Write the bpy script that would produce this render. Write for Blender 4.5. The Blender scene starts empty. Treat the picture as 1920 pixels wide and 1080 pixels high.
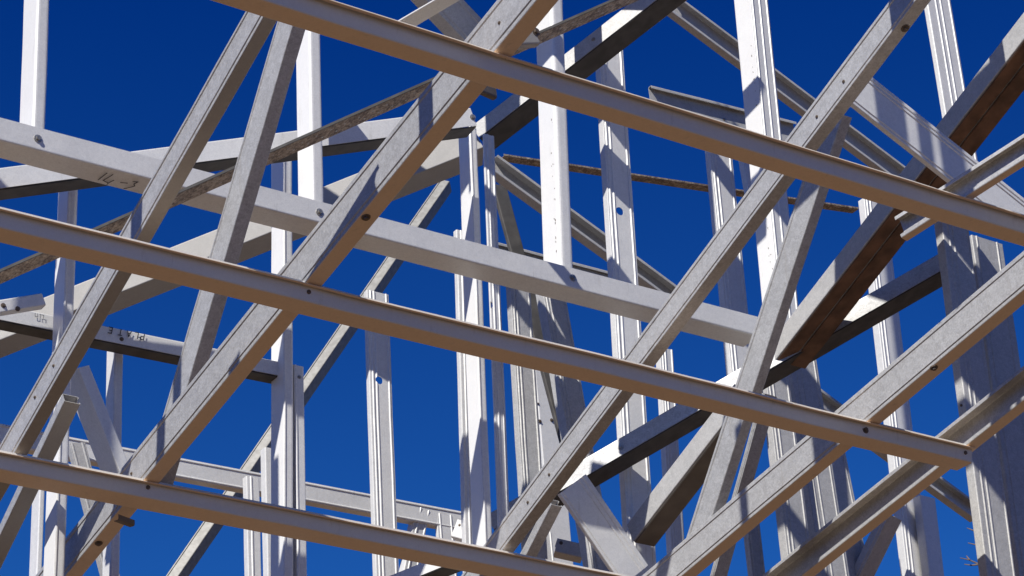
import bpy, bmesh, math, random
from mathutils import Vector, Matrix, noise
random.seed(7); DEBUG = False
SC = bpy.context.scene
# ---------------------------------------------------------------- camera (recovered from the vanishing points)
F = 4665.0; CX, CY = 960.0, 540.0
Zc = Vector((-400, 9040, -4665)).normalized()
fw = Vector((0, 0, -1)); Yc = (fw - fw.dot(Zc) * Zc).normalized(); Xc = Yc.cross(Zc)
R = Matrix((Xc, Yc, Zc))                       # camera -> world
CAM = Vector((0, 0, 1.6))
cd = bpy.data.cameras.new('camera'); cam = bpy.data.objects.new('camera', cd); SC.collection.objects.link(cam)
cam.matrix_world = Matrix.Translation(CAM) @ R.to_4x4()
cd.sensor_width = 36; cd.lens = F / 1920 * 36; cd.clip_start = .05; cd.clip_end = 4000
SC.camera = cam
SC.render.resolution_x = 1024; SC.render.resolution_y = 576
# ---------------------------------------------------------------- sky and sun
SUN_DIR = Vector((-.50 * .70, -.866 * .70, .714)).normalized()   # towards the sun
el = math.asin(SUN_DIR.z); az = math.atan2(SUN_DIR.x, SUN_DIR.y)
W = bpy.data.worlds.new('World'); SC.world = W; W.use_nodes = True
nt = W.node_tree; bg = nt.nodes['Background']
sky = nt.nodes.new('ShaderNodeTexSky'); sky.sky_type = 'NISHITA'; sky.sun_disc = False
sky.sun_elevation = el; sky.sun_rotation = az; sky.altitude = 3500; sky.air_density = 1.0; sky.dust_density = 0.0; sky.ozone_density = 4.0
gm = nt.nodes.new('ShaderNodeMix'); gm.data_type = 'RGBA'; gm.blend_type = 'MULTIPLY'; gm.inputs[0].default_value = 1
gm.inputs[7].default_value = (.10, .56, 1.22, 1)
tcw = nt.nodes.new('ShaderNodeTexCoord'); sx = nt.nodes.new('ShaderNodeSeparateXYZ'); nt.links.new(tcw.outputs['Generated'], sx.inputs[0])
rp = nt.nodes.new('ShaderNodeValToRGB'); nt.links.new(sx.outputs[2], rp.inputs[0])    # a deep polarised blue towards the zenith
rp.color_ramp.elements[0].position = .33; rp.color_ramp.elements[0].color = (1.5, 1.12, 1.02, 1)
rp.color_ramp.elements[1].position = .57; rp.color_ramp.elements[1].color = (.02, .53, .82, 1)
e0 = rp.color_ramp.elements.new(0.02); e0.color = (1.0, .74, .62, 1)
e3 = rp.color_ramp.elements.new(.8); e3.color = (.08, .36, .48, 1)
g2 = nt.nodes.new('ShaderNodeMix'); g2.data_type = 'RGBA'; g2.blend_type = 'MULTIPLY'; g2.inputs[0].default_value = 1
nt.links.new(sky.outputs[0], gm.inputs[6]); nt.links.new(gm.outputs[2], g2.inputs[6]); nt.links.new(rp.outputs[0], g2.inputs[7]); nt.links.new(g2.outputs[2], bg.inputs[0]); bg.inputs[1].default_value = .0715
sl = bpy.data.lights.new('sun', 'SUN'); sl.energy = 5.0; sl.angle = math.radians(.5); sl.color = (1, .965, .885)
so = bpy.data.objects.new('sun', sl); SC.collection.objects.link(so); so.rotation_euler = SUN_DIR.to_track_quat('Z', 'Y').to_euler()
SC.view_settings.view_transform = 'Standard'; SC.view_settings.look = 'None'; SC.view_settings.exposure = 0.45; SC.view_settings.gamma = 1
SC.cycles.max_bounces = 8; SC.cycles.diffuse_bounces = 5

# ---------------------------------------------------------------- directions of the building
def cvec(x, y, z): return (R @ Vector((x, y, z))).normalized()
D1 = cvec(7840, -2060, -4665)                  # along the wall, to the right and away
UP = Vector((0, 0, 1))
D2 = UP.cross(D1).normalized()                 # across the wall, to the left and away
RAF = cvec(-3810, -4210, -4665)                # down the rafters
NR = D1.cross(RAF).normalized();  NR = NR if NR.z > 0 else -NR
def ray(px): return R @ Vector(((px[0] - CX) / F, -(px[1] - CY) / F, -1.0))
def at(px, d): return CAM + ray(px) * d
def hit(px, p0, n):
    r = ray(px); return CAM + r * ((p0 - CAM).dot(n) / r.dot(n))
def proj(p):
    c = R.transposed() @ (p - CAM); return Vector((CX + F * c.x / -c.z, CY - F * c.y / -c.z))
ROOF0 = at((900, 600), 5.5)
WALL0 = at((0, 263), 6.05)

# ---------------------------------------------------------------- materials
def nodes(name):
    m = bpy.data.materials.new(name); m.use_nodes = True
    return m, m.node_tree, m.node_tree.nodes['Principled BSDF']
def steel(name, col, dark, rough=.42, metal=.35, scale=260, contrast=1.0, blotch=.35, bump=.15, rust=None):
    m, t, b = nodes(name); N = t.nodes.new; L = t.links.new
    tc = N('ShaderNodeTexCoord')
    v = N('ShaderNodeTexVoronoi'); v.inputs['Scale'].default_value = scale; v.feature = 'F1'; L(tc.outputs['Object'], v.inputs['Vector'])
    n1 = N('ShaderNodeTexNoise'); n1.inputs['Scale'].default_value = scale * 1.4; n1.inputs['Detail'].default_value = 3; L(tc.outputs['Object'], n1.inputs['Vector'])
    n2 = N('ShaderNodeTexNoise'); n2.inputs['Scale'].default_value = 9; n2.inputs['Detail'].default_value = 5; L(tc.outputs['Object'], n2.inputs['Vector'])
    hs = N('ShaderNodeSeparateColor'); L(v.outputs['Color'], hs.inputs[0])
    a = N('ShaderNodeMath'); a.operation = 'MULTIPLY_ADD'; a.inputs[1].default_value = .45 * contrast; L(hs.outputs[0], a.inputs[0])
    a2 = N('ShaderNodeMath'); a2.operation = 'MULTIPLY_ADD'; a2.inputs[1].default_value = .9 * contrast; a2.inputs[2].default_value = -.25 * contrast; L(n1.outputs[0], a2.inputs[0]); L(a2.outputs[0], a.inputs[2])
    a3 = N('ShaderNodeMath'); a3.operation = 'MULTIPLY_ADD'; a3.inputs[1].default_value = blotch; L(n2.outputs[0], a3.inputs[0]); L(a.outputs[0], a3.inputs[2])
    v2 = N('ShaderNodeTexVoronoi'); v2.inputs['Scale'].default_value = scale * .28; v2.inputs['Randomness'].default_value = 1; L(tc.outputs['Object'], v2.inputs['Vector'])
    h2 = N('ShaderNodeSeparateColor'); L(v2.outputs['Color'], h2.inputs[0])
    a5 = N('ShaderNodeMath'); a5.operation = 'MULTIPLY_ADD'; a5.inputs[1].default_value = .30 * contrast; L(h2.outputs[1], a5.inputs[0]); L(a3.outputs[0], a5.inputs[2]); a3 = a5
    oi = N('ShaderNodeObjectInfo')
    a4 = N('ShaderNodeMath'); a4.operation = 'MULTIPLY_ADD'; a4.inputs[1].default_value = -.25; L(oi.outputs['Random'], a4.inputs[0]); L(a3.outputs[0], a4.inputs[2])
    mx = N('ShaderNodeMix'); mx.data_type = 'RGBA'; mx.inputs[6].default_value = (*col, 1); mx.inputs[7].default_value = (*dark, 1); mx.clamp_factor = True
    L(a4.outputs[0], mx.inputs[0]); out = mx.outputs[2]
    # run-off dirt: thin smears with a shape of their own
    mp = N('ShaderNodeMapping'); mp.inputs['Scale'].default_value = (14, 14, 1.6); L(tc.outputs['Object'], mp.inputs[0])
    n3 = N('ShaderNodeTexNoise'); n3.inputs['Scale'].default_value = 3; n3.inputs['Detail'].default_value = 6; n3.inputs['Roughness'].default_value = .7; L(mp.outputs[0], n3.inputs['Vector'])
    r3 = N('ShaderNodeMapRange'); r3.inputs[1].default_value = .60; r3.inputs[2].default_value = .78; r3.inputs[4].default_value = .45; L(n3.outputs[0], r3.inputs[0])
    m3 = N('ShaderNodeMix'); m3.data_type = 'RGBA'; m3.inputs[7].default_value = (*(rust or (.30, .27, .23)), 1); L(r3.outputs[0], m3.inputs[0]); L(out, m3.inputs[6]); out = m3.outputs[2]
    L(out, b.inputs['Base Color'])
    b.inputs['Metallic'].default_value = metal
    rr = N('ShaderNodeMapRange'); rr.inputs[3].default_value = rough - .08; rr.inputs[4].default_value = rough + .14; L(n1.outputs[0], rr.inputs[0]); L(rr.outputs[0], b.inputs['Roughness'])
    bp = N('ShaderNodeBump'); bp.inputs['Strength'].default_value = bump; bp.inputs['Distance'].default_value = .0015; L(n1.outputs[0], bp.inputs['Height'])
    nb = N('ShaderNodeTexNoise'); nb.inputs['Scale'].default_value = 6; nb.inputs['Detail'].default_value = 1; L(tc.outputs['Object'], nb.inputs['Vector'])
    bp2 = N('ShaderNodeBump'); bp2.inputs['Strength'].default_value = .35; bp2.inputs['Distance'].default_value = .01; L(nb.outputs[0], bp2.inputs['Height']); L(bp.outputs[0], bp2.inputs['Normal'])
    L(bp2.outputs[0], b.inputs['Normal'])
    return m
BOUNCE_TAN = steel('bounce_tinted_steel', (0.773, 0.616, 0.469), (0.607, 0.478, 0.368), rough=.5, metal=.1, scale=300, contrast=.5, bump=.05)  # warm ground bounce put into the colour of crowns, flanges and undersides
STEEL = steel('galvanised_steel', (0.50, 0.50, 0.505), (0.297, 0.293, 0.293), rough=.42, metal=.3, blotch=.18)
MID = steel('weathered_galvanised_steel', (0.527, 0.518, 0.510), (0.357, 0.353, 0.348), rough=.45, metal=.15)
BEIGE = steel('dusty_and_bounce_beige', (0.357, 0.344, 0.327), (0.264, 0.255, 0.242), rough=.55, metal=.1, scale=300, contrast=.5)
SMOOTH = steel('smooth_galvanised_steel', (0.740, 0.731, 0.714), (0.550, 0.546, 0.542), rough=.35, metal=.15, scale=300, contrast=.7, bump=.08, blotch=.35)
SUNLIT = steel('sunlit_tone_galvanised_steel', (0.798, 0.790, 0.773), (0.672, 0.668, 0.664), rough=.32, metal=.1, scale=300, contrast=.5, bump=.06, blotch=.25)  # lit copy of the stud steel: sunlight put into the left faces' colour
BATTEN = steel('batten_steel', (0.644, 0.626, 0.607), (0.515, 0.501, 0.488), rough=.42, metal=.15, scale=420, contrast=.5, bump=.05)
STRAPM = steel('dusty_strap_steel', (0.558, 0.468, 0.360), (0.126, 0.090, 0.068), rough=.6, metal=.1, scale=150, contrast=1.35, blotch=.12)
def simple(name, col, rough=.6, metal=0, col2=None, scale=40):
    m, t, b = nodes(name); b.inputs['Roughness'].default_value = rough; b.inputs['Metallic'].default_value = metal
    n = t.nodes.new('ShaderNodeTexNoise'); n.inputs['Scale'].default_value = scale; n.inputs['Detail'].default_value = 6
    tc = t.nodes.new('ShaderNodeTexCoord'); t.links.new(tc.outputs['Object'], n.inputs['Vector'])
    r = t.nodes.new('ShaderNodeValToRGB'); c2 = col2 or tuple(c * .7 for c in col)
    r.color_ramp.elements[0].position = .35; r.color_ramp.elements[1].position = .65
    r.color_ramp.elements[0].color = (*col, 1); r.color_ramp.elements[1].color = (*c2, 1)
    t.links.new(n.outputs[0], r.inputs[0]); t.links.new(r.outputs[0], b.inputs['Base Color'])
    return m
SCREW = simple('zinc_screw', (.5, .49, .46), .35, .7, (.3, .28, .25))
DARKS = simple('dark_screw', (.16, .12, .09), .5, .3)
INK = simple('marker_ink', (.03, .03, .04), .7)
SHADE_BLACK = simple('painted_shade_black', (.075, .07, .066), .7, 0, (.045, .042, .04), 25)  # black that stands for deep shade on steel
WOOD = simple('red_brown_timber', (.20, .105, .06), .7, 0, (.09, .048, .028), 22)
GREY = simple('dull_grey_steel', (0.204, 0.200, 0.196), .5, .2, (0.145, 0.140, 0.136), 60)
DUN = simple('weathered_and_shade_dun', (0.170, 0.145, 0.123), .6, .1, (0.119, 0.102, 0.085), 14)  # weathered dun for clips and flecks; also painted shade under the dark-bellied rail
SAND = simple('sandy_ground', (0.119, 0.075, 0.042), .95, 0, (0.088, 0.055, 0.032), .4)
TWIG = simple('dry_bark', (.16, .12, .10), .9)

# ---------------------------------------------------------------- mesh helpers
def link(name, me, mat, parent=None):
    o = bpy.data.objects.new(name, me); SC.collection.objects.link(o)
    if mat: me.materials.append(mat)
    if parent: o.parent = parent; o.matrix_parent_inverse = parent.matrix_world.inverted()
    return o
def round_path(segs, r):
    """segs: [(name, face, pts)] joined end to end; rounds the folds and returns the path with the index ranges of the segments"""
    path = []; marks = [0]
    for i, (nm, fc, pts) in enumerate(segs):
        for j, p in enumerate(pts):
            if j == 0 and i > 0: continue
            if j < len(pts) - 1 or i == len(segs) - 1: path.append(Vector(p)); continue
            p = Vector(p); a = Vector(pts[j - 1]); b = Vector(segs[i + 1][2][1])
            da, db = a - p, b - p; k = min(r, da.length * .4, db.length * .4)
            A, B = p + da.normalized() * k, p + db.normalized() * k
            for q in (0, .25, .5, .75, 1):
                path.append(A * (1 - q) ** 2 + p * 2 * q * (1 - q) + B * q * q)
                if q == .5: marks.append(len(path) - 1)
    marks.append(len(path) - 1)
    return path, [(segs[i][0], segs[i][1], marks[i], marks[i + 1]) for i in range(len(segs))]
def thicken(path, tk):
    """inner line of a folded sheet of thickness tk, laid on one side of the path"""
    P = [Vector(p) for p in path]; inner = []
    for i, p in enumerate(P):
        d0 = (P[i] - P[i - 1]).normalized() if i else (P[1] - P[0]).normalized()
        d1 = (P[i + 1] - P[i]).normalized() if i < len(P) - 1 else d0
        n0 = Vector((-d0.y, d0.x)); n1 = Vector((-d1.y, d1.x)); n = (n0 + n1)
        n = n.normalized() if n.length > 1e-6 else n0
        inner.append(p + n * tk / max(.5, n.dot(n0)))
    return P, inner
def bead(x0, x1, y, out, fr, wd=.0037, hh=.0024):
    """straight run from x0 to x1 with pressed beads at the fractions fr; out = +1/-1 outward in y"""
    pts = [(x0, y)]; s = 1 if x1 > x0 else -1; Ln = abs(x1 - x0)
    for f in (fr if s > 0 else fr[::-1]):
        c = x0 + (x1 - x0) * (f if s > 0 else 1 - f) if False else (min(x0, x1) + Ln * f)
        pts += [(c - s * wd, y), (c - s * wd * .4, y + out * hh), (c + s * wd * .4, y + out * hh), (c + s * wd, y)]
    pts.append((x1, y)); return pts
def profile(kind, w, h, lip, ribs):
    """cross-section in (s,t): corner (0,0), face A is t=0 for s 0..w, face B is s=0 for t 0..h"""
    if kind == 'A':    # web = A, flanges run away, open side hidden
        return [('lip', '', [(lip, h), (0, h)]), ('flange', 'B', [(0, h), (0, 0)]), ('web', 'A', bead(0, w, 0, -1, ribs)),
                ('flange', '', [(w, 0), (w, h)]), ('lip', '', [(w, h), (w - lip, h)])]
    if kind == 'B':    # web = B
        return [('lip', '', [(w, h - lip), (w, h)]), ('flange', '', [(w, h), (0, h)]), ('web', 'B', [(y, x) for x, y in bead(h, 0, 0, -1, ribs)]),
                ('flange', 'A', [(0, 0), (w, 0)]), ('lip', '', [(w, 0), (w, lip)])]
    if kind == 'oA':   # open side is A, web hidden behind
        return [('lip', 'A', [(lip, 0), (0, 0)]), ('flange', 'B', [(0, 0), (0, h)]), ('web', '', [(0, h), (w, h)]),
                ('flange', '', [(w, h), (w, 0)]), ('lip', '', [(w, 0), (w - lip, 0)])]
    if kind == 'L':
        return [('upper_flange', 'A', [(w, 0), (0, 0)]), ('punched_face', 'B', [(0, 0), (0, h)])]
    if kind == 'U':    # track open at the top
        return [('flange', 'A', [(w, 0), (0, 0)]), ('web', 'B', [(0, 0), (0, h)]), ('flange', '', [(0, h), (w, h)])]
    if kind == 'D':    # track open at the bottom
        return [('flange', 'A', [(0, 0), (w, 0)]), ('web', '', [(w, 0), (w, h)]), ('flange', '', [(w, h), (0, h)])]
    if kind == 'hat':  # webs lean outwards
        k = w * .16
        g = .005       # a narrow pressed groove between flange and web
        return [('flange', '', [(w, -lip - k - g), (w, -k - g)]), ('web', 'A', [(w, -k - g), (w + .009, -k - g * .8), (w + .009, -k - g * .1), (w, -k), (0, 0)]), ('crown', 'B', [(0, 0), (0, h)]),
                ('web', '', [(0, h), (w, h + k)]), ('flange', '', [(w, h + k), (w, h + k + lip)])]
def sheet_member(name, P, Q, A, B, path, parts, tk, mat, nseg=10, warp=.0015, fn=None, matB=None):
    a = (Q - P); Ln = a.length; a.normalize()
    out, inn = thicken(path, tk); sd = random.random() * 100
    root = bpy.data.objects.new(name, None); SC.collection.objects.link(root); root.location = P; root.empty_display_size = .05
    objs = {}
    for nm, fc, i0, i1 in parts:
        bm = bmesh.new(); rings = []; o_, i_ = out[i0:i1 + 1], inn[i0:i1 + 1]; n = len(o_); m = 2 * n
        for k in range(nseg + 1):
            f = k / nseg; c = a * (Ln * f)
            wA = warp * noise.noise(Vector((sd, f * Ln * 1.7, 0))); wB = warp * noise.noise(Vector((sd, f * Ln * 1.7, 9)))
            if fn: wa2, wb2 = fn(f); wA += wa2; wB += wb2
            ring = []
            for p in o_ + i_[::-1]:
                e = warp * .8 * noise.noise(Vector((sd + p.x * 12, f * Ln * 6, p.y * 12)))
                ring.append(bm.verts.new(c + A * (p.x + wA) + B * (p.y + wB + e)))
            rings.append(ring)
        for k in range(nseg):
            for i in range(m):
                bm.faces.new((rings[k][i], rings[k][(i + 1) % m], rings[k + 1][(i + 1) % m], rings[k + 1][i]))
        for rg in (rings[0], rings[-1]):
            for i in range(n - 1):
                bm.faces.new((rg[i], rg[i + 1], rg[m - 2 - i], rg[m - 1 - i]))
        bmesh.ops.recalc_face_normals(bm, faces=bm.faces)
        me = bpy.data.meshes.new(nm); bm.to_mesh(me); bm.free(); me.materials.append(matB if matB and (fc == 'B' or (nm == 'flange' and len(parts) == 5 and parts[2][0] == 'crown')) else mat)
        o = bpy.data.objects.new(nm, me); SC.collection.objects.link(o); o.parent = root
        if fc: objs[fc] = o
    return root, objs
def tag(o, label, cat, group=None, kind=None):
    o['label'] = label; o['category'] = cat
    if group: o['group'] = group
    if kind: o['kind'] = kind
MEM = {}
def member(key, name, label, cat, group, P, Q, pA, pB, depth, prof='A', face='beam', rot=0, w=None, h=None, ribs=(), lip=None,
           mat=None, tk=.0018, ext=(0, 0), warp=.0015, radius=.004, fn=None, nseg=12, matB=None):
    """P,Q: image line of the corner edge; pA/pB: widths in px of the two faces next to it; depth: rule giving 3D"""
    mat = mat or STEEL
    k = depth[0]
    if k == 'anch':   # in a truss plane, touching the roof plane (raised by depth[1]) at the image point depth[2]
        c0 = hit(depth[2], ROOF0 + UP * depth[1], NR); n0 = depth[3] if len(depth) > 3 else D1; P3, Q3 = hit(P, c0, n0), hit(Q, c0, n0)
    elif k == 'wp':   # in a plane parallel to the long wall, depth[1] metres behind the long chord
        c0 = WALL0 + D2 * depth[1]; P3 = hit(P, c0, D2); Q3 = hit(Q, P3, Vector((0, 1, 0)) if face == 'post' else D2)
    elif k == 'pts':
        P3, Q3 = depth[1], depth[2]; P, Q = tuple(proj(P3)), tuple(proj(Q3))
    elif k == 'wp2':  # ends on two such planes
        P3 = hit(P, WALL0 + D2 * depth[1], D2); Q3 = hit(Q, WALL0 + D2 * depth[2], D2)
    elif k == 'roof':   p0 = ROOF0 + UP * depth[1]; P3, Q3 = hit(P, p0, NR), hit(Q, p0, NR)
    elif k == 'truss': P3 = at(P, depth[1]); Q3 = hit(Q, P3, D1)
    elif k == 'wall':  P3 = at(P, depth[1]); Q3 = hit(Q, P3, D2)
    elif k == 'vert':  P3 = at(P, depth[1]); Q3 = hit(Q, P3, Vector((0, 1, 0)))
    elif k == 'flat':  P3 = at(P, depth[1]); Q3 = hit(Q, P3, Vector((0, 1, 0)))
    else:              P3 = at(P, depth[1]); Q3 = at(Q, depth[2])
    a = (Q3 - P3).normalized(); M = (P3 + Q3) / 2
    if face == 'post':
        A = (D2 - D2.dot(a) * a).normalized(); B = A.cross(a); B = B if B.dot(D1) > 0 else -B
    else:
        A = (UP - UP.dot(a) * a).normalized(); B = A.cross(a); B = B if B.dot(M - CAM) > 0 else -B
    if rot:
        q = Matrix.Rotation(math.radians(rot), 3, A.cross(B)); A = q @ A; B = q @ B
    e = (Vector(Q) - Vector(P)).normalized(); n = Vector((-e.y, e.x)); m0 = proj(M)
    gA = (proj(M + A * .01) - m0).dot(n) * 100; gB = (proj(M + B * .01) - m0).dot(n) * 100
    w = w or min(.30, pA / max(abs(gA), 20)); h = h or min(.25, pB / max(abs(gB), 20))
    if DEBUG: print('MEM %-8s w=%.3f h=%.3f gA=%.0f gB=%.0f len=%.2f elev=%.0f %s' % (key, w, h, gA, gB, (Q3 - P3).length, math.degrees(math.asin(a.z)), 'SAME-SIDE' if gA * gB > 0 else ''))
    lip = lip if lip is not None else min(.014, .22 * (w if prof in ('A', 'oA') else h))
    path, parts = round_path(profile(prof, w, h, lip, list(ribs)), radius)
    P3 = P3 - a * ext[0]; Q3 = Q3 + a * ext[1]
    # sheet thickness must go inwards: signed area of the open path tells the side
    s = sum(path[i].x * path[i + 1].y - path[i + 1].x * path[i].y for i in range(len(path) - 1))
    o, faces = sheet_member(name, P3, Q3, A, B, path, parts, tk if s > 0 else -tk, mat, nseg=nseg, warp=warp, fn=fn, matB=matB)
    tag(o, label, cat, group)
    MEM[key] = dict(o=o, f=faces, P=P3, Q=Q3, A=A, B=B, a=a, w=w, h=h)
    return o
def face_of(key, f):
    m = MEM[key]
    if f == 'A': return m['P'], -m['B'], m['a'], m['A']      # origin, outward normal, axis, across
    return m['P'], -m['A'], m['a'], m['B']
def disc_bm(bm, c, n, r0, r1, z0, z1, seg=12, hexa=False):
    u = n.orthogonal().normalized(); v = n.cross(u)
    sg = 6 if hexa else seg
    a = [bm.verts.new(c + (u * math.cos(2 * math.pi * i / sg) + v * math.sin(2 * math.pi * i / sg)) * r0 + n * z0) for i in range(sg)]
    b = [bm.verts.new(c + (u * math.cos(2 * math.pi * i / sg) + v * math.sin(2 * math.pi * i / sg)) * r1 + n * z1) for i in range(sg)]
    for i in range(sg): bm.faces.new((a[i], a[(i + 1) % sg], b[(i + 1) % sg], b[i]))
    bm.faces.new(b); bm.faces.new(a[::-1])
def screw(key, px, f='A', r=.009, mat=None):
    p0, n, a, c = face_of(key, f); p = hit(px, p0, n)
    bm = bmesh.new()
    disc_bm(bm, Vector(), n, r, r * .92, -.001, .0022)
    disc_bm(bm, Vector(), n, r * .55, r * .5, .0020, .0020 + r * .45, hexa=True)
    me = bpy.data.meshes.new('screw'); bm.to_mesh(me); bm.free()
    o = bpy.data.objects.new('screw', me); SC.collection.objects.link(o); me.materials.append(mat or SCREW)
    par = MEM[key]['o']; o.parent = par; o.location = p - par.location
    return o
def hole(key, px, f='A', r=.010, el_=1.0):
    """really cut a round hole through the sheet"""
    p0, n, a, c = face_of(key, f); p = hit(px, p0, n) - MEM[key]['P']; par = MEM[key]['f'][f]
    bm = bmesh.new(); sg = 16
    loops = []
    for z in (-.02, .02):
        loops.append([bm.verts.new(p + (a * math.cos(2 * math.pi * i / sg) * r * el_ + c * math.sin(2 * math.pi * i / sg) * r) + n * z) for i in range(sg)])
    for i in range(sg): bm.faces.new((loops[0][i], loops[0][(i + 1) % sg], loops[1][(i + 1) % sg], loops[1][i]))
    bm.faces.new(loops[1]); bm.faces.new(loops[0][::-1]); bmesh.ops.recalc_face_normals(bm, faces=bm.faces)
    me = bpy.data.meshes.new('cutter'); bm.to_mesh(me); bm.free()
    co = bpy.data.objects.new('cutter', me); SC.collection.objects.link(co)
    co.location = MEM[key]['P']
    md = par.modifiers.new('cut', 'BOOLEAN'); md.operation = 'DIFFERENCE'; md.object = co; md.solver = 'EXACT'
    bpy.context.view_layer.update()
    dg = bpy.context.evaluated_depsgraph_get(); nm = bpy.data.meshes.new_from_object(par.evaluated_get(dg))
    par.modifiers.clear()
    if len(nm.polygons) > 20: par.data = nm
    bpy.data.objects.remove(co)
# ---------------------------------------------------------------- roof battens (hat sections) and rafters
G_BAT, G_RAF, G_STUD, G_WEB, G_TOP, G_BACK = ('battens under the roof', 'rafters above the battens', 'upright wall studs', 'sloping truss webs', 'level plates and chords', 'open channels behind the studs')
RL = (.14, .86); RS = (.12, .27, .9)
def bat(key, label, P, Q, pA, pB, ext=(.0, .0)):
    return member(key, 'roof_batten', label, 'batten', G_BAT, P, Q, pA, pB, ('roof', 0), prof='hat', lip=.010, mat=BATTEN, matB=BOUNCE_TAN, tk=.0012, ext=ext, warp=.0035, radius=.0045, nseg=24)
bat('BA', 'tan-bellied steel batten crossing the top of the picture down to the right edge', (500, 3), (1920, 440), 24, 27, (.6, .5))
bat('BB', 'tan-bellied steel batten across the middle whose cut end shows at the right', (0, 427), (1822, 868), 23, 25, (.5, 0))
bat('BC', 'tan-bellied steel batten crossing the lower left corner', (0, 880), (1130, 1101), 23, 23, (.5, 1.2))
def raf(key, label, P, Q, pA, pB, off=.034, **k):
    return member(key, 'rafter', label, 'rafter', G_RAF, P, Q, pA, pB, ('roof', off), matB=k.pop('matB', BOUNCE_TAN), prof=k.pop('prof', 'A'), ribs=k.pop('ribs', RL), ext=k.pop('ext', (1.6, .3)), **k)
raf('R1', 'long rafter crossing all three battens with bolt holes in its tan underside', (1006, 0), (122, 1080), 52, 29)
raf('R3', 'rafter running under the far end of the middle batten, shadow lines on its grey side', (1920, 543), (1287, 1073), 54, 20)
raf('R4', 'open channel rafter on which the middle batten ends, dark inside', (1920, 750), (1500, 1082), 50, 17, prof='oA', ribs=(), lip=.011)
raf('R5', 'short open channel reaching in from the right edge above the top batten end', (1925, 297), (1690, 446), 42, 12, prof='oA', ribs=(), lip=.010, ext=(.3, 0), off=.04)
B_STEP = None
def off_batten(key, label, n):
    m1, m2 = MEM['BA'], MEM['BB']
    step = (m2['P'] - m1['P']) - D1 * (m2['P'] - m1['P']).dot(D1)
    p = m1['P'] - step * n - D1 * .6
    return member(key, 'roof_batten', label, 'batten', G_BAT, (0, 0), (9, 0), 30, 26, ('pts', p, p + D1 * 4.2), prof='hat', lip=.010, mat=BATTEN, matB=BOUNCE_TAN, tk=.0012, radius=.005, w=MEM['BA']['w'], h=MEM['BA']['h'])
off_batten('B0', 'next tan steel batten up the roof, just above the top edge of the picture', 1.0)
# steeper truss members in front of the long chord
def web(key, label, P, Q, pA, pB, depth, name='truss_web', cat='truss web', grp=G_WEB, **k):
    return member(key, name, label, cat, grp, P, Q, pA, pB, depth, **k)
web('L1', 'steep web with a tan underside crossing in front of the 14-3 chord, far left', (497, 25), (24, 854), 33, 26, ('anch', .04, (24, 854)), matB=BEIGE, ribs=RL, ext=(.08, .3))  # beige underside: a weaker ground bounce put into the colour
web('L2', 'narrower web with a tapered top below the upper batten', (553, 30), (298, 905), 29, 27, ('anch', .05, (298, 905)), ribs=(.88,), ext=(.02, 0))
web('R2', 'longest sloping web, from the lowest batten to the top edge right of centre', (1717, 0), (937, 1038), 37, 22, ('anch', .045, (937, 1038)), ribs=RL, ext=(1.5, .3))
web('L3', 'steep pale web crossing in front of the right end of the 14-3 chord', (1580, 215), (1330, 984), 35, 19, ('anch', .12, (1330, 984)), ribs=(.86,), ext=(0, .1))
web('L4', 'dark ribbed web seen from its shaded inside behind the steep pale web', (1425, 770), (1335, 1095), 8, 24, ('anch', .25, (1335, 1095)), prof='A', ribs=(.3, .6), ext=(.05, .1))
web('B3', 'brown-shaded web leaning into the lower left corner', (121, 752), (-28, 1060), 3, 30, ('anch', .10, (-28, 1060)), matB=BEIGE, w=.03, ribs=(), ext=(0, .1))
web('B4', 'short grey web stub leaning beneath the long sloping web', (1034, 946), (975, 1062), 12, 20, ('anch', .16, (975, 1062)), ribs=(), ext=(0, .1))
# ---------------------------------------------------------------- the straps
web('ST1', 'dimpled dusty strap slanting from the left edge up to the top edge', (-10, 515), (1185, -13), 5, 18, ('cam', 5.8, 6.6), name='bracing_strap', cat='strap', grp='thin bracing straps', prof='L', mat=SHADE_BLACK, matB=STRAPM, lip=.01, ext=(.2, .1), radius=.001, tk=.0012)  # upper flange blackened to stand for its shaded underside
web('ST2', 'thin rusty strap running nearly level behind the tall studs', (945, 292), (1610, 392), 3, 10, ('wp2', 1.0, 1.0), name='bracing_strap', cat='strap', grp='thin bracing straps', prof='L', mat=STRAPM, radius=.001, tk=.0012)
# ---------------------------------------------------------------- level members
def lev(key, label, P, Q, pA, pB, depth, name='wall_plate', cat='plate', **k):
    return member(key, name, label, cat, G_TOP, P, Q, pA, pB, depth, mat=k.pop('mat', SMOOTH), **k)
lev('T', 'long pale chord with the marker writing 14-3 on its grey underside', (0, 263), (1425, 631), 38, 31, ('wp', 0), name='bottom_chord', cat='chord', prof='U', mat=SMOOTH, ext=(.06, 0), warp=.0004, nseg=24, radius=.006)
lev('T2', 'pale plate rising gently behind the 14-3 chord to the bolted corner', (0, 353), (894, 235), 36, 13, ('wp2', .25, .10), ext=(.06, 0), prof='D', h=.07)
lev('T3', 'broad beige channel seen from below, rising from the left edge to the central posts', (-5, 640), (856, 297), 44, 32, ('wp2', 1.2, .5), ext=(.3, .09), prof='A', mat=BEIGE)
lev('T4', 'plate marked PLATE in pen, half in shadow, above a small hanging stud', (0, 599), (568, 713), 27, 18, ('wp', .45), prof='D', warp=.0003, ext=(.06, 0))
lev('T5', 'short white bent end plate with two screws at the left edge', (-20, 589), (86, 572), 24, 3, ('wp', .30), h=.03, prof='A')
lev('T6', 'long pale plate low at the left behind the white studs', (0, 833), (905, 1001), 36, 6, ('wp', 1.4), prof='A', ribs=(.08, .9), h=.035, ext=(.3, 0))
lev('T7', 'plate rising to the right behind the webs with black underside and a pale upper end', (925, 992), (1800, 486), 30, 27, ('cam', 7.1, 7.12), prof='D', ext=(0, 0), mat=STEEL, name='cross_rail', cat='rail')
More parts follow.
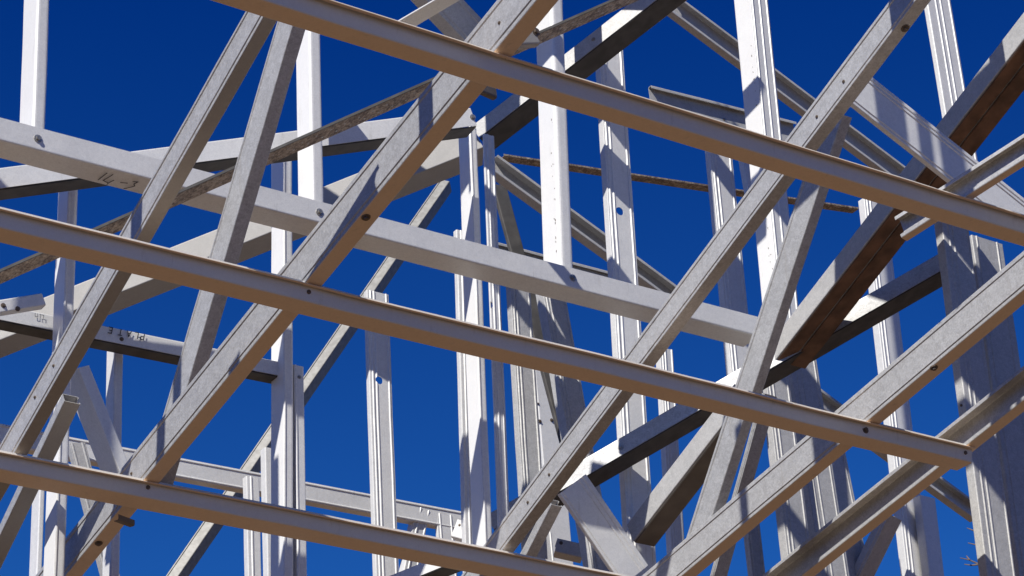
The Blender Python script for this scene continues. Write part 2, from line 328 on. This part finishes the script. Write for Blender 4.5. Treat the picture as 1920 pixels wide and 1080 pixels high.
lev('T9', 'short pale rail end showing under the lowest batten', (730, 1103), (868, 1047), 22, 20, ('cam', 6.65, 6.6), prof='D', name='cross_rail', cat='rail')
lev('N8', 'pale rail with a black underside climbing from the bolted corner to the top edge', (898, 258), (1245, -12), 26, 36, ('cam', 7.6, 7.5), prof='D', mat=MID, ext=(0, .15), name='cross_rail', cat='rail')
# brown-bellied member
lev('M', 'pale channel with a brown timber belly sloping down behind the top batten right end', (1930, 60), (1454, 675), 30, 54, ('anch', .75, (1454, 675)), name='cross_rail', cat='rail', prof='A', ext=(1.2, 0), mat=MID)
lev('M3', 'dark-bellied rail in the lower middle sloping down behind the steep pale web', (1390, 752), (1187, 1015), 30, 38, ('anch', .35, (1187, 1015)), name='cross_rail', cat='rail', prof='A', mat=MID)
# ---------------------------------------------------------------- open channels and ribbed braces running down to the right
def back(key, label, P, Q, pA, pB, depth, prof='oA', **k):
    return member(key, 'sloping_channel', label, 'channel', G_BACK, P, Q, pA, pB, depth, prof=prof, mat=k.pop('mat', MID), lip=k.pop('lip', .011), **k)
back('N2', 'open channel falling from the top edge behind the white tube-like stud to the top batten', (1250, 15), (1700, 352), 32, 12, ('wp', .9), ext=(0, .05))
back('N3', 'open channel falling from the central posts to the end of the 14-3 chord', (922, 318), (1275, 575), 30, 14, ('wp', .8))
back('N4', 'dark narrow channel just below it, hidden by the tall studs', (928, 475), (1255, 560), 22, 4, ('wp', 1.1))
back('N5', 'open channel end with a cut flange just above the top batten', (1228, 205), (1500, 272), 42, 6, ('wp', .6))
back('N1', 'open channel in the lower right falling behind the channel rafter', (1532, 757), (1830, 974), 28, 12, ('wp', .9))
back('N7', 'open channel sloping from under the beige channel down to the bottom edge', (843, 340), (333, 1082), 18, 16, ('wp', 1.6), ext=(0, .2), rot=45, mat=GREY, prof='A', ribs=(.9,))
def brace(key, label, P, Q, pA, pB, depth, **k):
    return member(key, 'diagonal_brace', label, 'brace', 'ribbed diagonal braces', P, Q, pA, pB, depth, prof='A', ribs=k.pop('ribs', (.15, .8)), mat=k.pop('mat', MID), **k)
brace('D', 'ribbed brace striped with shadows falling to the right edge above the top batten', (1607, 200), (1925, 452), 62, 4, ('wp', -1.2), h=.014, lip=.005, ext=(.03, .3), mat=SMOOTH, ribs=(.10, .80, .90), warp=.001)
brace('D2', 'ribbed brace with a bright end at the bottom edge right of centre', (1050, 925), (1168, 1098), 62, 5, ('wp', .25), h=.014, lip=.005, ribs=(.10, .72, .86), mat=SMOOTH)
brace('B1', 'short ribbed brace lit only at its foot, wedged in the lower left', (146, 690), (228, 893), 22, 34, ('wp', .38), ribs=(), mat=SMOOTH)
brace('B2', 'ribbed brace behind it running down to the lowest batten', (131, 832), (196, 1085), 30, 8, ('wp', .8))
brace('P1', 'shaded ribbed brace falling behind the top batten at the top edge', (775, -25), (905, 110), 52, 8, ('wp', .3), h=.05)
brace('B5', 'light ribbed brace slanting between the lower right studs', (1609, 1085), (1668, 965), 18, 26, ('cam', 8.0, 8.0), ribs=(.3,))
lev('P2', 'short tan rail end poking above the top batten', (735, 48), (832, -10), 3, 24, ('cam', 6.8, 6.7), name='cross_rail', cat='rail', ext=(0, .1))
# ---------------------------------------------------------------- uprights
def post(key, label, P, Q, pA, pB, d, prof='B', ext=(0, 0), ribs=RS, **k):
    return member(key, k.pop('name', 'wall_stud'), label, 'stud', G_STUD, P, Q, pA, pB, ('wp', d), prof=prof, face='post', mat=k.pop('mat', SMOOTH), ribs=ribs, ext=ext, **k)
post('V1', 'white stud standing on the 14-3 chord near the left edge', (70, 0), (61, 250), 26, 24, 0.008, ext=(.12, 0), ribs=(), radius=.009, mat=SUNLIT, matB=SMOOTH)
post('V2', 'white stud passing behind the middle batten near the left edge', (128, 338), (100, 1080), 19, 21, 0.35, ext=(0, .3), ribs=(.12,), radius=.009, mat=SUNLIT, matB=SMOOTH)
post('V2b', 'dark narrow stud partly hidden by the leftmost full-height white stud', (76, 880), (68, 1080), 14, 10, 0.7, ext=(0, .3), ribs=())
post('V3', 'small stud hanging under the plate marked PLATE', (215, 641), (207, 1080), 15, 17, 0.52, ext=(0, .3), ribs=(.12,))
post('V4', 'white stud with a dented bent edge standing on the 14-3 chord behind the crossing webs', (580, 40), (586, 395), 27, 22, 0.008, ext=(.02, 0), ribs=(), radius=.009, mat=SUNLIT, matB=SMOOTH)
post('V5', 'white stud left of centre running from the gently rising plate to the bottom edge', (531, 282), (533, 1080), 24, 19, 0.42, ext=(0, .3), ribs=(.10,), radius=.009, mat=SUNLIT, matB=SMOOTH)
post('V6', 'thin stud with a shadowed face standing against the white stud left of centre', (551, 684), (557, 1080), 3, 19, 0.43, ext=(0, .3), ribs=(.15,), w=.05)
post('V7', 'free-topped ribbed stud with a round service hole, alone against the sky', (688, 543), (705, 1080), 7, 42, 0.9, ext=(0, .3), ribs=(.16, .32, .88))
post('V8', 'bright white post at the bolted corner in the middle', (880, 237), (909, 1024), 23, 15, 0.25, ext=(0, .3), ribs=(.10,), radius=.009, mat=SUNLIT, matB=SMOOTH)
post('V8b', 'narrow ribbed stud close left of the bright centre post', (856, 430), (872, 1000), 4, 22, 0.5, ext=(0, .2), ribs=(.4,), w=.02)
post('V9', 'ribbed stud with a service hole close right of the bright centre post', (907, 250), (935, 985), 3, 20, 0.4, ext=(0, .3), ribs=(.35, .85))
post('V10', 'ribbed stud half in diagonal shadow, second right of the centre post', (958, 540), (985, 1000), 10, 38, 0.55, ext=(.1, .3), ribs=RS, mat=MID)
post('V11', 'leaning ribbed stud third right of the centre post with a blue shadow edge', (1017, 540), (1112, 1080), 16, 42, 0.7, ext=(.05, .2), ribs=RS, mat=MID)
post('V11b', 'black-shaded stud leaning behind the ribbed studs below the 14-3 chord', (925, 345), (1062, 860), 6, 24, 1.0, ribs=(), mat=SHADE_BLACK)  # whole stud painted black to stand for its shade
post('V11c', 'tan plate-like stud with dark screw marks between the leaning ribbed studs', (1003, 690), (1038, 1090), 3, 40, 1.3, ribs=(), w=.04)
post('V12', 'tall very bright white stud standing on the 14-3 chord, rust-flecked along its edge', (1034, -5), (1052, 502), 33, 24, 0.008, ext=(1.5, 0), ribs=(), radius=.013, mat=SUNLIT, matB=SMOOTH)
post('V14', 'tall ribbed stud with a service hole right of the very bright white stud', (1122, 75), (1178, 1010), 10, 48, 0.35, ext=(0, .2), ribs=(.10, .25, .88))
post('V15', 'tube-like blazing white stud from the top edge with a dark slit beside it', (1407, 0), (1461, 562), 33, 34, 0.1, ext=(1.5, .1), ribs=(.1, .5, .9), radius=.013, mat=SUNLIT, matB=SMOOTH)
post('V16', 'ribbed stud left of the tube-like white stud, in blue shadow on its right side', (1330, 270), (1374, 722), 11, 42, 0.4, ext=(.0, .1), ribs=(.10, .25, .88))
post('V17', 'narrow stud sliver between the ribbed stud and the tube-like white stud', (1392, 290), (1408, 380), 10, 12, 0.6, ribs=())
post('V18', 'ribbed stud beyond the brown-bellied channel, running down to the bottom edge', (1620, 370), (1702, 1080), 13, 41, 0.65, ext=(.0, .2), ribs=RS)
post('V19', 'short white stud with a clean top in the lower right', (1726, 928), (1744, 1080), 3, 27, 0.6, ext=(0, .2), ribs=(), w=.04)
post('S0', 'ribbed stud from the top edge in the upper right, ending behind the striped brace', (1738, -5), (1788, 300), 9, 44, -0.5, ext=(1.5, .0), ribs=(.35, .55, .92))
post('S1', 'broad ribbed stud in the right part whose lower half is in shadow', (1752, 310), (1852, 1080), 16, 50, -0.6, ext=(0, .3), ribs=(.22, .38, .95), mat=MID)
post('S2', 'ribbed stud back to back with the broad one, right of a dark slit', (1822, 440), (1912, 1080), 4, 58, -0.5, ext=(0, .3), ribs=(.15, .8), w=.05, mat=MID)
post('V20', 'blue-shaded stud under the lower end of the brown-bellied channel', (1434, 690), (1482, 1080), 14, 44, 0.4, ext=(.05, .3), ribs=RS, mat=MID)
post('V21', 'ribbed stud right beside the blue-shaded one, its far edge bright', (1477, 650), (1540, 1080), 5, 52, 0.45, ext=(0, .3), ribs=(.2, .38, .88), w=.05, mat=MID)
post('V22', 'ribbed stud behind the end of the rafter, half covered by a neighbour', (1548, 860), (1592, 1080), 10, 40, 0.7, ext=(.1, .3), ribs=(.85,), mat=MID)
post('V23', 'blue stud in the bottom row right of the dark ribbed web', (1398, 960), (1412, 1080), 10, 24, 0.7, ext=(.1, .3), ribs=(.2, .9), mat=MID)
post('V24', 'ribbed stud rising behind the lowest batten to the low plate', (462, 892), (466, 1080), 8, 25, 1.1, ext=(0, .3), ribs=(.35,))
post('V25', 'narrow dark-sided stud just left of the white stud left of centre', (497, 838), (502, 1080), 6, 8, 0.8, ext=(0, .3), ribs=(), w=.03, h=.03)
post('V26', 'small ribbed stud seen in the bottom middle under the grey web stub', (1010, 995), (1018, 1080), 4, 24, 0.9, ext=(0, .3), ribs=(.3, .9))
post('V27', 'ribbed stud leaning behind the bright-ended brace', (1082, 960), (1112, 1080), 6, 44, 0.75, ext=(0, .3), ribs=(.4, .55), mat=MID)
post('V28', 'slim ribbed stud between the long sloping web and the ribbed stud with the hole', (1237, 650), (1262, 1080), 10, 25, 0.75, ext=(0, .2), ribs=(.2, .4, .9))
post('SA', 'small leaning stub on the low plate behind the lowest batten', (782, 949), (756, 1075), 10, 26, 1.4, ext=(0, .1), ribs=(.3, .9))
post('SB', 'small straight stub on the low plate beside the bright centre post', (818, 961), (826, 1060), 5, 30, 1.4, ext=(0, .1), ribs=(.2, .9))

# small clips hanging off the long rafter
def clip(key, label, P, Q, pA, pB, depth, mat, **k):
    return member(key, 'steel_clip', label, 'clip', 'small steel clips on the rafter', P, Q, pA, pB, depth, prof='L', mat=mat, tk=.0015, **k)
clip('K1', 'bolted clip plate beside the long rafter just above the top batten', (966, 84), (1012, 82), 38, 6, ('cam', 4.95, 5.0), BEIGE)
clip('K2', 'dark wedge of bent steel poking out under the top batten', (890, 166), (931, 184), 16, 6, ('cam', 5.15, 5.2), DUN)
clip('K3', 'dark wedge of bent steel under the lowest batten at the left', (222, 974), (252, 985), 9, 5, ('cam', 5.9, 5.95), DUN)

lev('K4', 'small blue-shaded bracket box in the bottom middle beneath the stub', (1040, 1034), (1092, 1046), 26, 12, ('cam', 7.8, 7.8), name='steel_bracket', cat='bracket', prof='A', mat=MID)
lev('K6', 'torn plate end with screws low beside the bright centre post', (846, 1006), (905, 1022), 34, 5, ('cam', 7.9, 7.85), name='steel_bracket', cat='bracket', prof='L', mat=SMOOTH)


# ---------------------------------------------------------------- timber strip, screws, bolt holes
def strip(key, name, mat, s0, s1, t0, t1, f0=0, f1=1, label=None):
    """a plain board, or an added shade strip, lying under face B of a member (s below the face, t across it), a part of that member"""
    m = MEM[key]; bm = bmesh.new(); L = (m['Q'] - m['P']).length; vs = []
    for f in (f0, f1):
        for s, t in ((s0, t0), (s0, t1), (s1, t1), (s1, t0)):
            vs.append(bm.verts.new(m['a'] * (L * f) + m['A'] * s + m['B'] * t))
    for q in ((0, 1, 2, 3), (4, 7, 6, 5), (0, 4, 5, 1), (1, 5, 6, 2), (2, 6, 7, 3), (3, 7, 4, 0)): bm.faces.new([vs[i] for i in q])
    bmesh.ops.recalc_face_normals(bm, faces=bm.faces)
    bmesh.ops.bevel(bm, geom=bm.edges[:], offset=.0015, segments=2, affect='EDGES')
    me = bpy.data.meshes.new(name); bm.to_mesh(me); bm.free(); me.materials.append(mat)
    o = bpy.data.objects.new(name, me); SC.collection.objects.link(o); o.parent = m['o']
    if label: o['label'] = label
    return o
hM = MEM['M']['h']
strip('M', 'timber_or_shade_strip', WOOD, -.004, -.0006, .004, hM * .46, label='red-brown timber strip')
strip('M', 'timber_or_shade_strip', WOOD, -.006, -.0006, hM * .50, hM + .002)
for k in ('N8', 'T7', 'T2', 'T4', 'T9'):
    strip(k, 'shade_strip', SHADE_BLACK, -.0035, .0004, .0025, MEM[k]['h'] - .0025)  # black strips added in place of the shade under these tracks
strip('M3', 'timber_or_shade_strip', DUN, -.005, -.0006, .004, MEM['M3']['h'] - .002)  # no timber here: dun strip added for the rail's shaded underside
for px in ((71, 260), (599, 398), (1074, 521)): screw('T', px, 'A', .0115)
for px in ((886, 220),): screw('T2', px, 'A', .010)
for px in ((6, 573), (33, 579)): screw('T5', px, 'A', .007, DARKS)
screw('V6', (561, 707), 'B', .006)
screw('T7', (1164, 838), 'A', .010)
screw('T4', (228, 636), 'A', .006, DARKS)
for px in ((937, 43), (66, 745), ): pass
screw('R1', (937, 43), 'A', .004, DARKS)
screw('L1', (66, 745), 'A', .004, DARKS); screw('L1', (101, 686), 'A', .004, DARKS)
screw('R2', (1582, 153), 'A', .004, DARKS); screw('R2', (1532, 219), 'A', .004, DARKS)
screw('R2', (1030, 890), 'A', .004, DARKS); screw('R2', (990, 942), 'A', .004, DARKS)
screw('R1', (247, 888), 'A', .004, DARKS)
# bolt holes in the undersides, service holes in the stud webs
for k, px in (('R1', (686, 407)), ('R1', (185, 1018)), ('R2', (1697, 53)), ('R3', (1751, 689))): screw(k, px, 'B', .0105, DARKS)
for k, px, f, r in (('V7', (711, 713), 'B', .013), ('V14', (1162, 396), 'B', .014), ('V9', (918, 571), 'B', .012)):
    hole(k, px, f, r)
# bolts where the battens cross the rafters
for k, px in (('BA', (945, 108)), ('BB', (577, 549)), ('BC', (276, 915)), ('BB', (1622, 806)), ('BB', (1808, 850))):
    screw(k, px, 'A', .0105, DARKS)

# ---------------------------------------------------------------- added casters out of view above the top edge, placed to shade the frame
def upper(key, face, px, t, dr, ln, wd, label):
    p0, n, a, c = face_of(key, face); p = hit(px, p0, n) + SUN_DIR * t
    dr = dr.normalized(); P3, Q3 = p - dr * ln / 2, p + dr * ln / 2
    A = (UP - UP.dot(dr) * dr); A = A.normalized() if A.length > .2 else D2.copy(); B = A.cross(dr)
    # broad side turned to the sun
    ax = SUN_DIR.cross(dr).normalized(); nb = dr.cross(ax)
    path, parts = round_path(profile('A', wd, .035, .01, [.15, .85]), .004)
    P3 = P3 - ax * wd / 2; Q3 = Q3 - ax * wd / 2
    for q in (P3, Q3, P3 + ax * wd, Q3 + ax * wd):
        pj = proj(q)
        if -20 < pj.x < 1940 and -20 < pj.y < 1100: print('UPPER IN FRAME', label, tuple(pj))
    o, f = sheet_member('shade_caster', P3, Q3, ax, nb, path, parts, .0018, MID, nseg=6)
    tag(o, label, 'rafter', 'added shade casters above the picture')
upper('D', 'A', (1672, 215), .75, UP, .5, .042, 'added caster above the picture shading the striped brace near its top')
upper('D', 'A', (1738, 275), .85, UP, .6, .018, 'added caster above the picture shading the middle of the striped brace')
upper('D', 'A', (1790, 310), .95, UP, .6, .036, 'added caster above the picture shading the striped brace by the edge')
upper('R2', 'A', (1690, 10), .5, UP, .4, .07, 'added caster above the picture shading the top of the long sloping web')
upper('R3', 'A', (1545, 815), 1.6, UP, .5, .085, 'added caster above the picture shading the channel rafter neighbour')
upper('R3', 'A', (1395, 950), 1.8, UP, .5, .03, 'slim added caster above the picture casting a narrow band of shade')
upper('P1', 'A', (860, 60), .5, UP, .4, .12, 'added caster above the picture shading the brace at the top edge')
upper('V16', 'B', (1383, 360), .95, RAF, .5, .07, 'added caster above the picture shading the ribbed stud by the white tube')
upper('V16', 'B', (1375, 540), 1.3, RAF, .5, .12, 'second added caster above the picture shading that ribbed stud lower down')
upper('V10', 'B', (990, 590), 1.4, RAF, .5, .06, 'added caster above the picture shading the studs right of the centre')
upper('V7', 'B', (712, 648), 1.5, RAF, .5, .05, 'added caster above the picture shading the free-topped stud')
upper('S1', 'B', (1800, 560), 1.5, RAF, .7, .16, 'added caster above the picture shading the broad stud')
upper('S1', 'B', (1850, 850), 1.95, RAF, .7, .14, 'second added caster above the picture shading the broad stud lower down')
upper('V21', 'B', (1510, 720), 1.75, RAF, .7, .10, 'added caster above the picture shading the stud pair under the brown belly')
upper('S2', 'B', (1866, 600), 1.6, RAF, .7, .17, 'broad added caster above the picture shading the stud behind the dark slit')
upper('S2', 'B', (1895, 860), 2.0, RAF, .7, .17, 'second broad added caster above the picture shading that stud lower down')
upper('B1', 'A', (166, 740), 1.75, UP, .25, .07, 'added caster above the picture shading the short ribbed brace')
upper('V20', 'B', (1470, 960), 2.1, RAF, .7, .07, 'added caster above the picture shading the foot of the stud pair')
upper('L2', 'A', (330, 800), 1.2, UP, .4, .04, 'added caster above the picture shading the foot of the narrow web')
upper('L1', 'A', (255, 420), .8, UP, .35, .05, 'added caster above the picture shading the left web')
upper('R1', 'A', (800, 270), .65, UP, .3, .05, 'added caster above the picture shading the long rafter')
upper('M', 'A', (1868, 100), .5, UP, .35, .05, 'added caster above the picture shading the brown-bellied channel')
# pressed dimples of the strap: surface pattern, one mesh
p0, n, a, c = face_of('ST1', 'B'); bm = bmesh.new(); L_ = (MEM['ST1']['Q'] - p0).length; i = 0; x = .02
while x < L_ - .02:
    disc_bm(bm, a * x + c * MEM['ST1']['h'] * (.32 if i % 2 else .68), n, .0040, .0028, 0, .0014, seg=8); x += .021; i += 1
me = bpy.data.meshes.new('dimples'); bm.to_mesh(me); bm.free(); me.materials.append(SCREW)
o = bpy.data.objects.new('dimples', me); SC.collection.objects.link(o); o.parent = MEM['ST1']['o']

upper('V2', 'A', (119, 385), 1.1, UP, .25, .07, 'added caster above the picture shading the head of the leftmost full-height stud')
upper('V5', 'A', (520, 330), 1.0, UP, .2, .07, 'added caster above the picture shading the head of the white stud left of centre')
upper('V8', 'A', (869, 285), .95, UP, .25, .06, 'added caster above the picture shading the head of the centre post')
screw('K1', (1004, 60), 'A', .0105, DARKS)
screw('V11c', (1012, 790), 'B', .007, DARKS); screw('V11c', (1034, 788), 'B', .007, DARKS); screw('V11c', (1009, 757), 'B', .004, DARKS)
screw('N5', (1358, 224), 'A', .006); screw('N8', (1112, 73), 'A', .007); screw('S1', (1802, 760), 'B', .004, DARKS)
# ---------------------------------------------------------------- pen marks on the steel
def ink(key, face, strokes, wd=.0011, label=None):
    p0, n, a, c = face_of(key, face); bm = bmesh.new()
    for st in strokes:
        pts = [hit(q, p0 + n * .0045, n) - p0 for q in st]
        for p, q in zip(pts, pts[1:]):
            t = (q - p).normalized(); sd = n.cross(t) * wd; e = t * wd * .6
            vs = [bm.verts.new(v) for v in (p - e - sd, q + e - sd, q + e + sd, p - e + sd)]
            lo = [bm.verts.new(v.co - n * .0006) for v in vs]
            bm.faces.new(vs); bm.faces.new(lo[::-1])
            for i in range(4): bm.faces.new((vs[i], lo[i], lo[(i + 1) % 4], vs[(i + 1) % 4]))
    bmesh.ops.recalc_face_normals(bm, faces=bm.faces)
    me = bpy.data.meshes.new('handwriting'); bm.to_mesh(me); bm.free(); me.materials.append(INK)
    o = bpy.data.objects.new('handwriting', me); SC.collection.objects.link(o); o.parent = MEM[key]['o']
    if label: o['label'] = label
ink('T', 'B', [[(200.8, 324.6), (184, 337.5)], [(211.7, 327.5), (193.3, 338.8), (203.3, 343.3), (213.3, 338.3)], [(203.3, 343.3), (200.5, 346)],
    [(225.8, 342.5), (239, 343.8)], [(249, 340.8), (259, 341.3), (251, 345), (252.5, 349), (246.7, 350.8), (232.5, 354)]], .0012, 'black marker writing 14-3')
def letters(cs, w_=8.0, h_=11.0, ex=(.98, .2)):
    G = {'P': [[(-.4, -.5), (-.4, .5), (.3, .5), (.4, .25), (.3, 0), (-.4, 0)]], 'L': [[(-.35, .5), (-.35, -.5), (.4, -.5)]],
         'A': [[(-.45, -.5), (0, .5), (.45, -.5)], [(-.25, -.1), (.25, -.1)]], 'T': [[(-.45, .5), (.45, .5)], [(0, .5), (0, -.5)]],
         'E': [[(.4, .5), (-.4, .5), (-.4, -.5), (.4, -.5)], [(-.4, 0), (.25, 0)]], 'M': [[(-.45, -.5), (-.4, .5), (0, 0), (.4, .5), (.45, -.5)]]}
    out = []
    for ch, (cx, cy) in cs:
        for st in G[ch]:
            out.append([(cx - u * w_ * ex[0] - v * h_ * ex[1], cy - u * w_ * ex[1] + v * h_ * ex[0]) for u, v in st])
    return out
ink('T4', 'A', letters([('P', (267, 631)), ('L', (256, 629)), ('A', (242, 626)), ('T', (226, 623)), ('E', (207, 619))]), .0012, 'the word PLATE in thin pen, upside down')
ink('T4', 'A', [[(66, 587), (66, 593), (71, 594), (71, 588)], [(75, 589), (76, 596)], [(76, 590), (82, 591), (82, 597)]], .0006, 'faint pen strokes')
# ---------------------------------------------------------------- rust flecks along the folded edge of the brightest studs
for key, (f0, f1) in (('V12', (.35, .98)), ('V15', (.62, .97))):
    m = MEM[key]; L_ = (m['Q'] - m['P']).length; bm = bmesh.new(); rr = random.Random(3); n = -m['B']
    for i in range(46):
        c = m['a'] * (L_ * rr.uniform(f0, f1)) + m['A'] * (m['w'] * rr.choice((rr.uniform(.20, .26), rr.uniform(.20, .34)))) + n * .0006
        k = rr.uniform(.0008, .0022); sg = 6; ph = rr.random()
        vs = [bm.verts.new(c + m['A'] * math.cos(ph + i2 * 2 * math.pi / sg) * k * rr.uniform(.5, 1.1) + m['a'] * math.sin(ph + i2 * 2 * math.pi / sg) * k * rr.uniform(1, 2.4)) for i2 in range(sg)]
        lo = [bm.verts.new(v.co - n * .0012) for v in vs]; bm.faces.new(vs)
        for i2 in range(sg): bm.faces.new((vs[i2], lo[i2], lo[(i2 + 1) % sg], vs[(i2 + 1) % sg]))
    me = bpy.data.meshes.new('rust_flecks'); bm.to_mesh(me); bm.free(); me.materials.append(DUN)
    o = bpy.data.objects.new('rust_flecks', me); SC.collection.objects.link(o); o.parent = m['o']
# ---------------------------------------------------------------- bare twigs behind the broad stud
def tube(bm, pts, r0, r1):
    rings = []
    for i, p in enumerate(pts):
        t = (pts[min(i + 1, len(pts) - 1)] - pts[max(i - 1, 0)]).normalized(); u = t.orthogonal().normalized(); v = t.cross(u); r = r0 + (r1 - r0) * i / (len(pts) - 1)
        rings.append([bm.verts.new(p + (u * math.cos(k * math.pi / 3) + v * math.sin(k * math.pi / 3)) * r) for k in range(6)])
    for a, b in zip(rings, rings[1:]):
        for k in range(6): bm.faces.new((a[k], a[(k + 1) % 6], b[(k + 1) % 6], b[k]))
    bm.faces.new(rings[0][::-1]); bm.faces.new(rings[-1])
org = at((1860, 1100), 13); tw = bpy.data.objects.new('bare_branch', None); tw.location = org; SC.collection.objects.link(tw)
tag(tw, 'bare twigs poking out past the broad stud near the lower right corner', 'branch')
bm = bmesh.new(); tube(bm, [at(p, 13) - org for p in ((1866, 1130), (1858, 1080), (1850, 1010), (1846, 950))], .016, .006)
me = bpy.data.meshes.new('stem'); bm.to_mesh(me); bm.free(); me.materials.append(TWIG); o = bpy.data.objects.new('stem', me); SC.collection.objects.link(o); o.parent = tw
for pl in (((1856, 1066), (1836, 1058), (1818, 1050), (1800, 1046)), ((1836, 1058), (1822, 1060), (1808, 1058)), ((1852, 1030), (1832, 1022), (1815, 1018)),
           ((1848, 985), (1830, 972), (1812, 963), (1806, 955)), ((1830, 972), (1816, 974)), ((1818, 1050), (1812, 1042)), ((1849, 1000), (1826, 995), (1813, 990))):
    bm = bmesh.new(); tube(bm, [at(p, 13 + .02 * i) - org for i, p in enumerate(pl)], .0055, .0022)
    me = bpy.data.meshes.new('twig'); bm.to_mesh(me); bm.free(); me.materials.append(TWIG); o = bpy.data.objects.new('twig', me); SC.collection.objects.link(o); o.parent = tw

screw('K6', (862, 985), 'A', .005, DARKS); screw('K6', (884, 992), 'A', .005, DARKS); screw('K4', (1052, 1018), 'A', .006, DARKS)
ink('V27', 'B', [[(1134, 1052), (1129, 1050), (1126, 1054), (1131, 1059), (1133, 1064), (1128, 1068), (1124, 1065)]], .0014, 'a pen mark like the letter S')

# ---------------------------------------------------------------- the ground that throws its warm light up under the steel
gb = bmesh.new()
bmesh.ops.create_grid(gb, x_segments=8, y_segments=8, size=1500)
gme = bpy.data.meshes.new('ground'); gb.to_mesh(gme); gb.free()
g = link('ground', gme, SAND); g['kind'] = 'structure'; g['label'] = 'sandy ground below the steel frame'
